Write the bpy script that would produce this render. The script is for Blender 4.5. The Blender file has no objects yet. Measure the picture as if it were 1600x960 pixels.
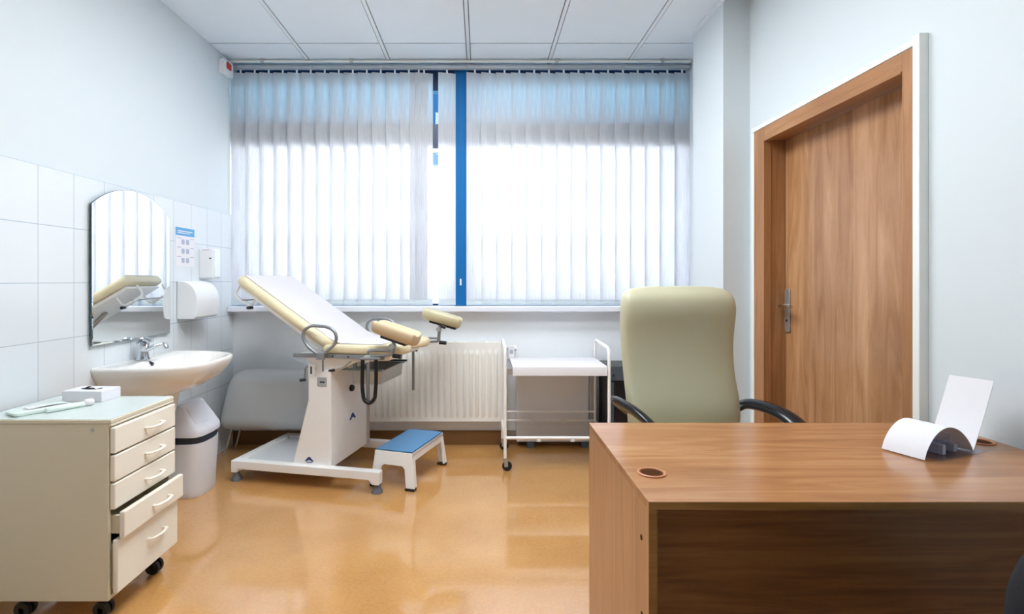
import bpy, bmesh, math, random
from math import sin, cos, pi, radians as R
from mathutils import Vector, Matrix
random.seed(7)
S = bpy.context.scene
COL = S.collection

# ------------------------------------------------------------------ materials
def lin(c):
    return tuple(((x/255)/12.92 if x/255 <= .04045 else (((x/255)+.055)/1.055)**2.4) for x in c)

def new_mat(name):
    m = bpy.data.materials.new(name); m.use_nodes = True
    nt = m.node_tree; nt.nodes.clear()
    out = nt.nodes.new('ShaderNodeOutputMaterial')
    return m, nt, out

def N(nt, typ, **kw):
    n = nt.nodes.new(typ)
    for k, v in kw.items():
        if k in n.inputs: n.inputs[k].default_value = v
        else: setattr(n, k, v)
    return n

def principled(nt, out, col=None, rough=.5, metal=0, spec=.5, coat=0, coat_r=.1, trans=0, ior=1.45):
    p = nt.nodes.new('ShaderNodeBsdfPrincipled')
    if col is not None: p.inputs['Base Color'].default_value = (*col, 1)
    p.inputs['Roughness'].default_value = rough
    p.inputs['Metallic'].default_value = metal
    p.inputs['Specular IOR Level'].default_value = spec
    p.inputs['Coat Weight'].default_value = coat
    p.inputs['Coat Roughness'].default_value = coat_r
    p.inputs['Transmission Weight'].default_value = trans
    p.inputs['IOR'].default_value = ior
    nt.links.new(p.outputs[0], out.inputs[0])
    return p

def plain(name, rgb, rough=.5, metal=0, spec=.5, var=.04, scale=12, bump=0, bscale=200, coat=0, coat_r=.1):
    """A painted, plastic or metal surface with a little tonal variation."""
    m, nt, out = new_mat(name)
    p = principled(nt, out, None, rough, metal, spec, coat, coat_r)
    c = lin(rgb)
    tc = N(nt, 'ShaderNodeTexCoord')
    no = N(nt, 'ShaderNodeTexNoise', Scale=scale, Detail=4.0)
    nt.links.new(tc.outputs['Object'], no.inputs['Vector'])
    mx = N(nt, 'ShaderNodeMix', data_type='RGBA')
    mx.inputs[6].default_value = (*[x*(1-var) for x in c], 1)
    mx.inputs[7].default_value = (*[min(1, x*(1+var)) for x in c], 1)
    nt.links.new(no.outputs['Fac'], mx.inputs[0])
    nt.links.new(mx.outputs[2], p.inputs['Base Color'])
    if bump:
        b = N(nt, 'ShaderNodeTexNoise', Scale=bscale, Detail=3.0)
        nt.links.new(tc.outputs['Object'], b.inputs['Vector'])
        bp = N(nt, 'ShaderNodeBump', Strength=bump, Distance=.002)
        nt.links.new(b.outputs['Fac'], bp.inputs['Height'])
        nt.links.new(bp.outputs[0], p.inputs['Normal'])
    return m

def wood(name, dark, mid, light, axis='Z', rough=.35, plank=0, scale=1.0, spec=.5, fine=14):
    """Laminate with grain along one axis, optional veneer strips across it."""
    m, nt, out = new_mat(name)
    p = principled(nt, out, None, rough, 0, spec)
    tc = N(nt, 'ShaderNodeTexCoord')
    mp = N(nt, 'ShaderNodeMapping')
    sc = {'X': (.8, fine, fine), 'Y': (fine, .8, fine), 'Z': (fine, fine, .8)}[axis]
    mp.inputs['Scale'].default_value = tuple(s*scale for s in sc)
    nt.links.new(tc.outputs['Object'], mp.inputs['Vector'])
    n1 = N(nt, 'ShaderNodeTexNoise', Scale=2.2, Detail=8.0, Roughness=.62, Distortion=1.1)
    nt.links.new(mp.outputs[0], n1.inputs['Vector'])
    mp2 = N(nt, 'ShaderNodeMapping')
    s2 = {'X': (1.2, 3, 3), 'Y': (3, 1.2, 3), 'Z': (3, 3, 1.2)}[axis]
    mp2.inputs['Scale'].default_value = s2
    nt.links.new(tc.outputs['Object'], mp2.inputs['Vector'])
    n2 = N(nt, 'ShaderNodeTexNoise', Scale=1.0, Detail=2.0)
    nt.links.new(mp2.outputs[0], n2.inputs['Vector'])
    add = N(nt, 'ShaderNodeMath', operation='MULTIPLY_ADD')
    add.inputs[1].default_value = .45
    nt.links.new(n2.outputs['Fac'], add.inputs[0]); nt.links.new(n1.outputs['Fac'], add.inputs[2])
    fac = add.outputs[0]
    if plank:
        sep = N(nt, 'ShaderNodeSeparateXYZ'); nt.links.new(tc.outputs['Object'], sep.inputs[0])
        dv = N(nt, 'ShaderNodeMath', operation='DIVIDE'); dv.inputs[1].default_value = plank
        nt.links.new(sep.outputs['Y'], dv.inputs[0])
        fl = N(nt, 'ShaderNodeMath', operation='FLOOR'); nt.links.new(dv.outputs[0], fl.inputs[0])
        wn = N(nt, 'ShaderNodeTexWhiteNoise', noise_dimensions='1D'); nt.links.new(fl.outputs[0], wn.inputs['W'])
        a2 = N(nt, 'ShaderNodeMath', operation='MULTIPLY_ADD'); a2.inputs[1].default_value = .34
        nt.links.new(wn.outputs['Value'], a2.inputs[0])
        sub = N(nt, 'ShaderNodeMath', operation='SUBTRACT'); sub.inputs[1].default_value = .17
        nt.links.new(fac, sub.inputs[0]); nt.links.new(sub.outputs[0], a2.inputs[2]); fac = a2.outputs[0]
    cr = N(nt, 'ShaderNodeValToRGB')
    e = cr.color_ramp.elements
    e[0].position = .45; e[0].color = (*lin(dark), 1)
    e[1].position = 1.0; e[1].color = (*lin(light), 1)
    k = e.new(.72); k.color = (*lin(mid), 1)
    nt.links.new(fac, cr.inputs[0]); nt.links.new(cr.outputs[0], p.inputs['Base Color'])
    return m

M = {}
M['wallback'] = plain('wall_paint_white', (238, 243, 247), .7, var=.012, scale=3, bump=.06, bscale=140)  # same wall paint made lighter, so the back wall looks better lit
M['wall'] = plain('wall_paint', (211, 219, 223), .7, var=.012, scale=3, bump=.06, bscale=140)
M['ceil'] = plain('ceiling_tile', (226, 236, 243), .85, var=.012, scale=6, bump=.1, bscale=260)
M['tbar'] = plain('ceiling_bar', (226, 232, 236), .45, var=.01)
M['shadowgap'] = plain('ceiling_gap', (96, 108, 120), .9)
M['white'] = plain('white_enamel', (249, 249, 248), .3, var=.012)
M['whitegloss'] = plain('white_sheet_metal', (238, 242, 246), .16, var=.01, spec=.6)
M['trim'] = plain('white_trim', (232, 236, 232), .4, var=.01)
M['sill'] = plain('sill_laminate', (228, 231, 240), .3, var=.01)
M['ceramic'] = plain('ceramic', (238, 236, 232), .1, var=.01, spec=.6)
M['plastic'] = plain('white_plastic', (236, 238, 240), .35, var=.015)
M['bin'] = plain('bin_plastic', (214, 214, 218), .38, var=.015)
M['binlid'] = plain('bin_lid', (226, 229, 240), .35, var=.012)
M['dark'] = plain('dark_plastic', (36, 42, 56), .4, var=.08)
M['black'] = plain('black_plastic', (24, 25, 29), .35, var=.1)
M['blackgloss'] = plain('black_arm', (26, 28, 34), .22, var=.1)
M['rubber'] = plain('grey_rubber', (108, 112, 122), .6, var=.06)
M['chrome'] = plain('chrome', (205, 210, 216), .14, 1.0, var=.03)
M['steel'] = plain('brushed_steel', (186, 187, 186), .42, .75, var=.05)
M['tube'] = plain('grey_tube', (150, 152, 156), .34, .7, var=.05)
M['railgrey'] = plain('grey_rail', (146, 150, 156), .4, .5, var=.04)
M['cream'] = plain('cream_vinyl', (224, 211, 176), .42, var=.025, bump=.05, bscale=160)
M['tan'] = plain('tan_vinyl', (206, 184, 150), .42, var=.04, bump=.08, bscale=90)
M['olive'] = plain('olive_vinyl', (194, 186, 154), .42, var=.04, bump=.08, bscale=90)
M['paper'] = plain('white_paper', (226, 224, 228), .75, var=.012, scale=5)
M['couchpaper'] = plain('couch_paper', (208, 204, 206), .8, var=.012, scale=5)
M['leather'] = plain('cream_leather', (192, 189, 160), .36, var=.03, scale=5, bump=.1, bscale=180)
M['cabinet'] = plain('cream_laminate', (216, 208, 184), .42, var=.025, scale=4)
M['drawer'] = plain('drawer_front', (238, 232, 218), .35, var=.012)
M['cabtop'] = plain('cabinet_top', (210, 219, 216), .2, var=.02, spec=.6)
M['greyup'] = plain('grey_upholstery', (196, 199, 200), .6, var=.03, bump=.08, bscale=220)
M['greypanel'] = plain('grey_panel', (230, 231, 234), .38, 0, var=.02)
M['radiator'] = plain('radiator_enamel', (240, 240, 235), .3, var=.01)
M['bluemat'] = plain('blue_rubber', (84, 142, 190), .34, var=.06, scale=5)
M['navy'] = plain('navy_blue', (34, 62, 120), .4)
M['poster_blue'] = plain('poster_blue', (92, 160, 208), .5, var=.05)
M['print'] = plain('printed_grey', (170, 176, 196), .6)
M['pink'] = plain('printed_pink', (214, 176, 186), .6)
M['red'] = plain('red_lens', (196, 52, 40), .2, var=.15, scale=90)
M['tray'] = plain('tray_rim', (120, 134, 138), .28, .8, var=.05)
M['slate'] = plain('slate_enamel', (82, 94, 104), .35, var=.05)
M['mint'] = plain('mint_wrapper', (222, 234, 227), .45, var=.06, scale=30)
M['frameblue'] = plain('blue_frame', (20, 98, 156), .6, spec=.2, var=.03)
M['framenavy'] = plain('navy_frame', (24, 48, 88), .35, var=.04)
M['fabric'] = plain('black_fabric', (22, 23, 28), .85, var=.15, scale=80, bump=.2, bscale=400)
M['baseboard'] = plain('brown_cove', (128, 92, 52), .4, var=.06)
M['alu'] = plain('aluminium', (196, 202, 208), .35, .6, var=.03)
M['hem'] = plain('blind_hem', (196, 206, 210), .7, var=.02)
M['grommet'] = plain('brown_grommet', (188, 126, 86), .35, var=.05)
M['hole'] = plain('dark_hole', (74, 44, 24), .9, spec=.05)
M['desk'] = wood('desk_laminate', (142, 96, 60), (166, 116, 76), (188, 140, 98), 'X', .2, fine=8)
M['deskside'] = wood('desk_side_laminate', (156, 110, 74), (180, 132, 92), (198, 152, 112), 'Z', .32)
M['deskedge'] = wood('desk_edge', (124, 88, 42), (146, 106, 56), (164, 124, 72), 'X', .4)
M['deskpanel'] = wood('desk_panel', (104, 66, 34), (134, 90, 50), (158, 112, 66), 'X', .4)  # desk laminate darkened to paint in the shade under the desktop
M['door'] = wood('door_veneer', (142, 98, 62), (172, 126, 86), (196, 152, 112), 'Z', .25, plank=.093, fine=7)
M['casing'] = wood('door_casing', (136, 96, 62), (164, 116, 76), (184, 136, 94), 'Z', .35)
M['casingtop'] = wood('door_casing_top', (136, 96, 62), (164, 116, 76), (184, 136, 94), 'Y', .35)

# floor: mottled glossy linoleum
def floor_mat():
    m, nt, out = new_mat('linoleum')
    p = principled(nt, out, None, .2, 0, .6, coat=1.0, coat_r=.055)
    p.inputs['Coat IOR'].default_value = 1.85
    tc = N(nt, 'ShaderNodeTexCoord')
    n1 = N(nt, 'ShaderNodeTexNoise', Scale=1.6, Detail=5.0, Roughness=.6)
    n2 = N(nt, 'ShaderNodeTexNoise', Scale=70.0, Detail=3.0, Roughness=.7)
    for n in (n1, n2): nt.links.new(tc.outputs['Object'], n.inputs['Vector'])
    mm = N(nt, 'ShaderNodeMath', operation='MULTIPLY_ADD'); mm.inputs[1].default_value = .6
    nt.links.new(n2.outputs['Fac'], mm.inputs[0]); nt.links.new(n1.outputs['Fac'], mm.inputs[2])
    cr = N(nt, 'ShaderNodeValToRGB')
    e = cr.color_ramp.elements
    e[0].position = .5; e[0].color = (*lin((190, 133, 72)), 1)
    e[1].position = 1.05; e[1].color = (*lin((217, 164, 100)), 1)
    nt.links.new(mm.outputs[0], cr.inputs[0]); nt.links.new(cr.outputs[0], p.inputs['Base Color'])
    n3 = N(nt, 'ShaderNodeTexNoise', Scale=4.5, Detail=3.0)
    nt.links.new(tc.outputs['Object'], n3.inputs['Vector'])
    rr = N(nt, 'ShaderNodeMapRange'); rr.inputs[3].default_value = .14; rr.inputs[4].default_value = .28
    nt.links.new(n3.outputs['Fac'], rr.inputs[0]); nt.links.new(rr.outputs[0], p.inputs['Roughness'])
    bp = N(nt, 'ShaderNodeBump', Strength=.04, Distance=.003)
    nt.links.new(n3.outputs['Fac'], bp.inputs['Height']); nt.links.new(bp.outputs[0], p.inputs['Normal'])
    return m
M['floor'] = floor_mat()

# wall tiles: grid of 20 x 25 cm glazed tiles on the plane Y-Z
def tile_mat():
    m, nt, out = new_mat('wall_tiles')
    p = principled(nt, out, None, .12, 0, .5)
    tc = N(nt, 'ShaderNodeTexCoord')
    sep = N(nt, 'ShaderNodeSeparateXYZ'); nt.links.new(tc.outputs['Object'], sep.inputs[0])
    cmb = N(nt, 'ShaderNodeCombineXYZ')
    ay = N(nt, 'ShaderNodeMath', operation='ADD'); ay.inputs[1].default_value = -2.27 + 4
    az = N(nt, 'ShaderNodeMath', operation='ADD'); az.inputs[1].default_value = -1.2275 + 2
    nt.links.new(sep.outputs['Y'], ay.inputs[0]); nt.links.new(sep.outputs['Z'], az.inputs[0])
    nt.links.new(ay.outputs[0], cmb.inputs[0]); nt.links.new(az.outputs[0], cmb.inputs[1])
    br = N(nt, 'ShaderNodeTexBrick', offset=0.0, squash=1.0)
    br.inputs['Scale'].default_value = 1.0
    br.inputs['Mortar Size'].default_value = .0022
    br.inputs['Mortar Smooth'].default_value = .3
    br.inputs['Brick Width'].default_value = .2
    br.inputs['Row Height'].default_value = .25
    br.inputs['Bias'].default_value = 0
    br.inputs['Color1'].default_value = (*lin((216, 222, 226)), 1)
    br.inputs['Color2'].default_value = (*lin((219, 225, 229)), 1)
    br.inputs['Mortar'].default_value = (*lin((176, 188, 200)), 1)
    nt.links.new(cmb.outputs[0], br.inputs['Vector'])
    nt.links.new(br.outputs['Color'], p.inputs['Base Color'])
    no = N(nt, 'ShaderNodeTexNoise', Scale=5.0, Detail=1.0)
    nt.links.new(tc.outputs['Object'], no.inputs['Vector'])
    hm = N(nt, 'ShaderNodeMath', operation='MULTIPLY_ADD'); hm.inputs[1].default_value = -1.0
    nt.links.new(br.outputs['Fac'], hm.inputs[0])
    nm = N(nt, 'ShaderNodeMath', operation='MULTIPLY'); nm.inputs[1].default_value = .8
    nt.links.new(no.outputs['Fac'], nm.inputs[0]); nt.links.new(nm.outputs[0], hm.inputs[2])
    bp = N(nt, 'ShaderNodeBump', Strength=.25, Distance=.003)
    nt.links.new(hm.outputs[0], bp.inputs['Height']); nt.links.new(bp.outputs[0], p.inputs['Normal'])
    return m
M['tiles'] = tile_mat()

# translucent woven blind fabric
def slat_mat():
    m, nt, out = new_mat('blind_fabric')
    tc = N(nt, 'ShaderNodeTexCoord')
    mp = N(nt, 'ShaderNodeMapping'); mp.inputs['Scale'].default_value = (130, 130, 5)
    nt.links.new(tc.outputs['Object'], mp.inputs['Vector'])
    no = N(nt, 'ShaderNodeTexNoise', Scale=1.0, Detail=4.0, Roughness=.7)
    nt.links.new(mp.outputs[0], no.inputs['Vector'])
    cr = N(nt, 'ShaderNodeValToRGB')
    e = cr.color_ramp.elements
    e[0].position = .3; e[0].color = (.70, .71, .73, 1)
    e[1].position = .75; e[1].color = (.90, .91, .93, 1)
    nt.links.new(no.outputs['Fac'], cr.inputs[0])
    tr = N(nt, 'ShaderNodeBsdfTranslucent'); df = N(nt, 'ShaderNodeBsdfDiffuse')
    nt.links.new(cr.outputs[0], tr.inputs['Color']); nt.links.new(cr.outputs[0], df.inputs['Color'])
    mx = N(nt, 'ShaderNodeMixShader'); mx.inputs[0].default_value = .42
    nt.links.new(tr.outputs[0], mx.inputs[1]); nt.links.new(df.outputs[0], mx.inputs[2])
    nt.links.new(mx.outputs[0], out.inputs[0])
    return m
M['slat'] = slat_mat()

def pane_mat(name, tint):
    m, nt, out = new_mat(name)
    t = N(nt, 'ShaderNodeBsdfTransparent'); t.inputs[0].default_value = (*tint, 1)
    g = N(nt, 'ShaderNodeBsdfGlossy'); g.inputs['Roughness'].default_value = .02
    fz = N(nt, 'ShaderNodeLayerWeight'); fz.inputs['Blend'].default_value = .5
    pw = N(nt, 'ShaderNodeMath', operation='POWER'); pw.inputs[1].default_value = 5.0
    nt.links.new(fz.outputs['Facing'], pw.inputs[0])
    lw = N(nt, 'ShaderNodeMath', operation='MULTIPLY_ADD'); lw.inputs[1].default_value = .7; lw.inputs[2].default_value = .03
    nt.links.new(pw.outputs[0], lw.inputs[0])
    mx = N(nt, 'ShaderNodeMixShader')
    nt.links.new(lw.outputs[0], mx.inputs[0]); nt.links.new(t.outputs[0], mx.inputs[1]); nt.links.new(g.outputs[0], mx.inputs[2])
    nt.links.new(mx.outputs[0], out.inputs[0])
    return m
M['glass'] = pane_mat('clear_glass', (.96, .97, .98))
M['glassblue'] = pane_mat('blue_tinted_glass', (.38, .60, .70))
M['acrylic'] = pane_mat('clear_acrylic', (.90, .92, .97))

def mirror_mat():
    m, nt, out = new_mat('mirror_glass')
    principled(nt, out, (.93, .95, .95), .015, 1.0)
    return m
M['mirror'] = mirror_mat()
M['mirroredge'] = plain('mirror_edge', (52, 92, 104), .2, .3)

def glow(name, rgb, st):
    m, nt, out = new_mat(name)
    e = N(nt, 'ShaderNodeEmission', Strength=st); e.inputs[0].default_value = (*rgb, 1)
    nt.links.new(e.outputs[0], out.inputs[0]); return m
M['lamp'] = glow('lamp_diffuser', (.92, .965, 1.0), 18.6)  # glow of the unseen panels added to brighten the room

# ------------------------------------------------------------------ geometry helpers
def bm_new(): return bmesh.new()

def box(bm, lo, hi, mx=None):
    vs = [bm.verts.new((x, y, z)) for z in (lo[2], hi[2]) for y in (lo[1], hi[1]) for x in (lo[0], hi[0])]
    for f in ((0, 2, 3, 1), (4, 5, 7, 6), (0, 1, 5, 4), (2, 6, 7, 3), (0, 4, 6, 2), (1, 3, 7, 5)):
        bm.faces.new([vs[i] for i in f])
    if mx is not None: bmesh.ops.transform(bm, matrix=mx, verts=vs)
    return vs

def loft(bm, rings, caps=True, closed=True):
    rs = [[bm.verts.new(p) for p in r] for r in rings]
    n = len(rs[0])
    for a, b in zip(rs, rs[1:]):
        for i in range(n if closed else n-1):
            j = (i+1) % n
            bm.faces.new((a[i], a[j], b[j], b[i]))
    if caps and closed:
        bm.faces.new(list(reversed(rs[0]))); bm.faces.new(rs[-1])
    return [v for r in rs for v in r]

def frame_of(d):
    d = Vector(d).normalized()
    up = Vector((0, 0, 1)) if abs(d.z) < .95 else Vector((1, 0, 0))
    a = d.cross(up).normalized(); return a, a.cross(d).normalized()

def cyl(bm, p0, p1, r0, r1=None, seg=20):
    r1 = r0 if r1 is None else r1
    p0, p1 = Vector(p0), Vector(p1); a, b = frame_of(p1-p0)
    return loft(bm, [[p+a*(r*cos(2*pi*i/seg))+b*(r*sin(2*pi*i/seg)) for i in range(seg)] for p, r in ((p0, r0), (p1, r1))])

def lathe(bm, prof, c=(0, 0, 0), axis=(0, 0, 1), seg=28):
    """prof: (radius, height) pairs along axis from c"""
    c = Vector(c); d = Vector(axis).normalized(); a, b = frame_of(d)
    return loft(bm, [[c+d*h+a*(max(r, 1e-4)*cos(2*pi*i/seg))+b*(max(r, 1e-4)*sin(2*pi*i/seg)) for i in range(seg)] for r, h in prof])

def smooth_path(pts, rad, steps=6, closed=False):
    P = [Vector(p) for p in pts]; out = []; n = len(P)
    for i, p in enumerate(P):
        if not closed and i in (0, n-1): out.append(p); continue
        a, b = P[i-1], P[(i+1) % n]
        da, db = (a-p), (b-p)
        r = min(rad, da.length*.49, db.length*.49)
        s, e = p+da.normalized()*r, p+db.normalized()*r
        for k in range(steps+1):
            t = k/steps
            out.append(s*(1-t)**2 + p*2*t*(1-t) + e*t*t)
    return out

def tube(bm, pts, r, seg=10, rad=0, closed=False, flat=None):
    P = smooth_path(pts, rad, closed=closed) if rad else [Vector(p) for p in pts]
    Q = [P[0]]
    for p in P[1:]:
        if (p-Q[-1]).length > 1e-5: Q.append(p)
    P = Q; n = len(P); rings = []; a = None
    for i, p in enumerate(P):
        if closed: t = P[(i+1) % n]-P[i-1]
        else: t = P[min(i+1, n-1)]-P[max(i-1, 0)]
        t.normalize()
        if a is None: a, _ = frame_of(t)
        a = (a-t*a.dot(t)).normalized(); b = t.cross(a)
        ra, rb = (r, r) if flat is None else flat
        rings.append([p+a*(ra*cos(2*pi*k/seg))+b*(rb*sin(2*pi*k/seg)) for k in range(seg)])
    if closed: rings.append(rings[0]); vs = loft(bm, rings, caps=False); bmesh.ops.remove_doubles(bm, verts=vs, dist=1e-6); return
    loft(bm, rings)

def prism(bm, poly, plane, d0, d1, mx=None):
    """extrude a 2D polygon: plane 'xz' (depth y), 'yz' (depth x), 'xy' (depth z)"""
    f = {'xz': lambda p, d: (p[0], d, p[1]), 'yz': lambda p, d: (d, p[0], p[1]), 'xy': lambda p, d: (p[0], p[1], d)}[plane]
    vs = loft(bm, [[f(p, d0) for p in poly], [f(p, d1) for p in poly]])
    if mx is not None: bmesh.ops.transform(bm, matrix=mx, verts=vs)
    return vs

def round_rect(w, h, r, k=6, cx=0, cy=0):
    o = []
    for sx, sy, a0 in ((1, 1, 0), (-1, 1, 90), (-1, -1, 180), (1, -1, 270)):
        for i in range(k+1):
            a = R(a0+90*i/k); o.append((cx+sx*(w/2-r)+r*cos(a), cy+sy*(h/2-r)+r*sin(a)))
    return o

def sheet(bm, fn, nu, nv, th):
    """thin solid sheet over a grid fn(i/nu, j/nv) -> (point, normal)"""
    A, B = [], []
    for j in range(nv+1):
        ra, rb = [], []
        for i in range(nu+1):
            p, n = fn(i/nu, j/nv); p = Vector(p); n = Vector(n).normalized()
            ra.append(bm.verts.new(p+n*th/2)); rb.append(bm.verts.new(p-n*th/2))
        A.append(ra); B.append(rb)
    for j in range(nv):
        for i in range(nu):
            bm.faces.new((A[j][i], A[j][i+1], A[j+1][i+1], A[j+1][i]))
            bm.faces.new((B[j][i], B[j+1][i], B[j+1][i+1], B[j][i+1]))
    for j in range(nv):
        bm.faces.new((A[j][0], A[j+1][0], B[j+1][0], B[j][0])); bm.faces.new((A[j][nu], B[j][nu], B[j+1][nu], A[j+1][nu]))
    for i in range(nu):
        bm.faces.new((A[0][i], B[0][i], B[0][i+1], A[0][i+1])); bm.faces.new((A[nv][i], A[nv][i+1], B[nv][i+1], B[nv][i]))

def supering(cx, cy, z, a, b, n=4, k=40):
    o = []
    for i in range(k):
        t = 2*pi*i/k; c, s = cos(t), sin(t)
        o.append((cx+a*math.copysign(abs(c)**(2/n), c), cy+b*math.copysign(abs(s)**(2/n), s), z))
    return o

def obj(name, bm, mat, parent=None, bevel=0, seg=2, ang=40, sub=0, kind=None):
    bmesh.ops.recalc_face_normals(bm, faces=bm.faces)
    me = bpy.data.meshes.new(name); bm.to_mesh(me); bm.free()
    o = bpy.data.objects.new(name, me); COL.objects.link(o)
    me.materials.append(M[mat] if isinstance(mat, str) else mat)
    me.polygons.foreach_set('use_smooth', [True]*len(me.polygons))
    me.set_sharp_from_angle(angle=R(ang))
    if bevel:
        b = o.modifiers.new('bevel', 'BEVEL'); b.width = bevel; b.segments = seg; b.limit_method = 'ANGLE'; b.angle_limit = R(ang); b.harden_normals = True
    if sub:
        s = o.modifiers.new('sub', 'SUBSURF'); s.levels = s.render_levels = sub
    if parent is not None: o.parent = parent
    if kind: o['kind'] = kind
    return o

def thing(name, label, cat, loc=(0, 0, 0), rz=0, group=None):
    o = bpy.data.objects.new(name, None); COL.objects.link(o)
    o.location = loc; o.rotation_euler = (0, 0, rz); o.empty_display_size = .1
    o['label'] = label; o['category'] = cat
    if group: o['group'] = group
    return o

def tag(o, label, cat, group=None):
    o['label'] = label; o['category'] = cat
    if group: o['group'] = group
    return o

def bx(name, lo, hi, mat, parent=None, bevel=0, kind=None):
    b = bm_new(); box(b, lo, hi); return obj(name, b, mat, parent, bevel, kind=kind)

def tb(name, pts, r, mat, parent=None, rad=0, seg=10, closed=False, flat=None):
    b = bm_new(); tube(b, pts, r, seg, rad, closed, flat); return obj(name, b, mat, parent)

def cy(name, p0, p1, r, mat, parent=None, r1=None, seg=20, bevel=0):
    b = bm_new(); cyl(b, p0, p1, r, r1, seg); return obj(name, b, mat, parent, bevel)

# ------------------------------------------------------------------ the room
XL, XR, YB, YF, ZC = -1.88, 1.572, 4.06, -1.4, 2.88
st = 'structure'
bx('floor', (XL-.2, YF-.2, -.15), (XR+.4, YB+.3, 0), 'floor', kind=st)

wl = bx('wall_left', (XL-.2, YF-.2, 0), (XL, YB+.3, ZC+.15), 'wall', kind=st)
tl = bx('tile_cladding', (XL, YF, 0), (XL+.008, YB-.002, 1.7275), 'tiles', wl)

# right wall with the door opening
DY0, DY1, DZ = 1.985, 2.962, 2.016
b = bm_new()
box(b, (XR, YF-.2, 0), (XR+.25, DY0, ZC+.15)); box(b, (XR, DY1, 0), (XR+.25, YB+.3, ZC+.15)); box(b, (XR, DY0, DZ), (XR+.25, DY1, ZC+.15))
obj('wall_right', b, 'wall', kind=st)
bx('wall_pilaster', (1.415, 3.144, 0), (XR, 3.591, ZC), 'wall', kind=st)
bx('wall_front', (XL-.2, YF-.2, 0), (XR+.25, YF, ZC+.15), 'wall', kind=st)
b = bm_new()
box(b, (XL, YB, 0), (XR, YB+.26, 1.005)); box(b, (XL, YB+.02, 2.865), (XR, YB+.26, ZC+.15))
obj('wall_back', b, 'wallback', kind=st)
bx('baseboard_back', (XL+.01, YB-.012, 0), (XR, YB, .105), 'baseboard', kind=st)
bx('baseboard_right', (XR-.012, YF, 0), (XR, 1.87, .105), 'baseboard', kind=st)

# suspended ceiling: tiles with shadow gaps and T bars
ce = bx('ceiling', (XL-.2, YF-.2, ZC+.012), (XR+.3, YB+.3, ZC+.15), 'shadowgap', kind=st)
xs = [XL] + [-.092+.6*k for k in range(-2, 3)] + [XR]
ys = [YF] + [3.723-.6*k for k in range(8, -1, -1)] + [YB+.02]
lights = {(2, 7), (3, 7), (2, 5), (3, 5)}
b = bm_new(); b2 = bm_new()
for i in range(len(xs)-1):
    for j in range(len(ys)-1):
        if (i, j) in lights: continue
        gx0 = .016 if i else .0; gx1 = .016 if i < len(xs)-2 else .0
        box(b, (xs[i]+gx0, ys[j]+.006, ZC), (xs[i+1]-gx1, ys[j+1]-.006, ZC+.012))
for x in xs[1:-1]: box(b2, (x-.0105, YF, ZC-.003), (x+.0105, YB, ZC+.012))
obj('ceiling_tile', b, 'ceil', ce, .002); obj('ceiling_bar', b2, 'tbar', ce)
bx('trim_1', (1.385, 1.6, ZC-.014), (1.415, 3.58, ZC-.001), 'ceil', kind=st)

# sill
bx('trim_2', (XL+.009, 3.955, 1.005), (XR, 4.16, 1.045), 'sill', bevel=.006, kind=st)

# window: blue frame, transom, tinted upper panes
w = bpy.data.objects.new('window_1', None); COL.objects.link(w); w['kind'] = st
b = bm_new(); fy0, fy1 = 4.14, 4.21
box(b, (XL, fy0, 2.70), (XR, fy1, 2.865))
box(b, (XL, fy0, 1.005), (XR, fy1, 1.06))
box(b, (XL, 4.08, 2.24), (XR, fy1, 2.425))
for x0, x1 in ((XL, XL+.05), (XR-.05, XR)): box(b, (x0, fy0, 1.06), (x1, fy1, 2.70))
obj('window_frame', b, 'framenavy', w)
bx('window_mullion', (-.204, 4.074, 1.046), (-.107, 4.20, 2.865), 'frameblue', w, .003)
bx('window_handle', (-.162, 4.064, 1.20), (-.150, 4.074, 1.25), 'plastic', w, .003)
for k, (x0, x1) in enumerate(((XL+.05, -.2), (-.11, XR-.05))):
    bx('window_pane', (x0, 4.17, 1.06), (x1, 4.176, 2.24), 'glass', w)
    bx('window_pane', (x0, 4.17, 2.425), (x1, 4.176, 2.70), 'glassblue', w)

# door
d = bpy.data.objects.new('door_1', None); COL.objects.link(d); d['kind'] = st
b = bm_new()
box(b, (XR-.016, 1.919, 0), (XR, DY0+.004, 2.083)); box(b, (XR-.016, DY1-.004, 0), (XR, 3.064, 2.083))
box(b, (XR, DY0, 0), (XR+.15, DY0+.004, DZ)); box(b, (XR, DY1-.004, 0), (XR+.15, DY1, DZ))
box(b, (XR-.022, DY1-.012, 0), (XR+.02, DY1-.003, DZ)); box(b, (XR+.098, DY0, 0), (XR+.13, DY0+.03, DZ))
obj('door_frame', b, 'casing', d, .003)
b = bm_new()
box(b, (XR-.0155, DY0+.004, DZ-.004), (XR, DY1-.004, 2.083)); box(b, (XR, DY0, DZ-.004), (XR+.15, DY1, DZ))
box(b, (XR-.021, DY0+.004, DZ-.012), (XR+.02, DY1-.004, DZ-.003))
obj('door_lintel', b, 'casingtop', d, .003)
bx('door_leaf', (XR+.10, DY0+.006, .008), (XR+.14, DY1-.007, DZ-.007), 'door', d, .002)
h = bpy.data.objects.new('door_handle', None); COL.objects.link(h); h.parent = d
b = bm_new(); prism(b, round_rect(.046, .235, .012, cx=2.925, cy=1.075), 'yz', XR+.09, XR+.10); obj('handle_plate', b, 'steel', h, .003)
tb('lever', [(XR+.09, 2.925, 1.10), (XR+.045, 2.925, 1.10), (XR+.04, 2.80, 1.10)], .009, 'chrome', h, rad=.02)
cy('keyhole', (XR+.088, 2.925, 1.02), (XR+.09, 2.925, 1.02), .007, 'black', h)
# white outer trim round the door
b = bm_new()
box(b, (XR-.034, 1.888, 0), (XR, 1.919, 2.111)); box(b, (XR-.02, 1.919, 2.083), (XR, 3.09, 2.108)); box(b, (XR-.02, 3.064, 0), (XR, 3.09, 2.083))
obj('trim_3', b, 'trim', bevel=.003, kind=st)

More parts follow.
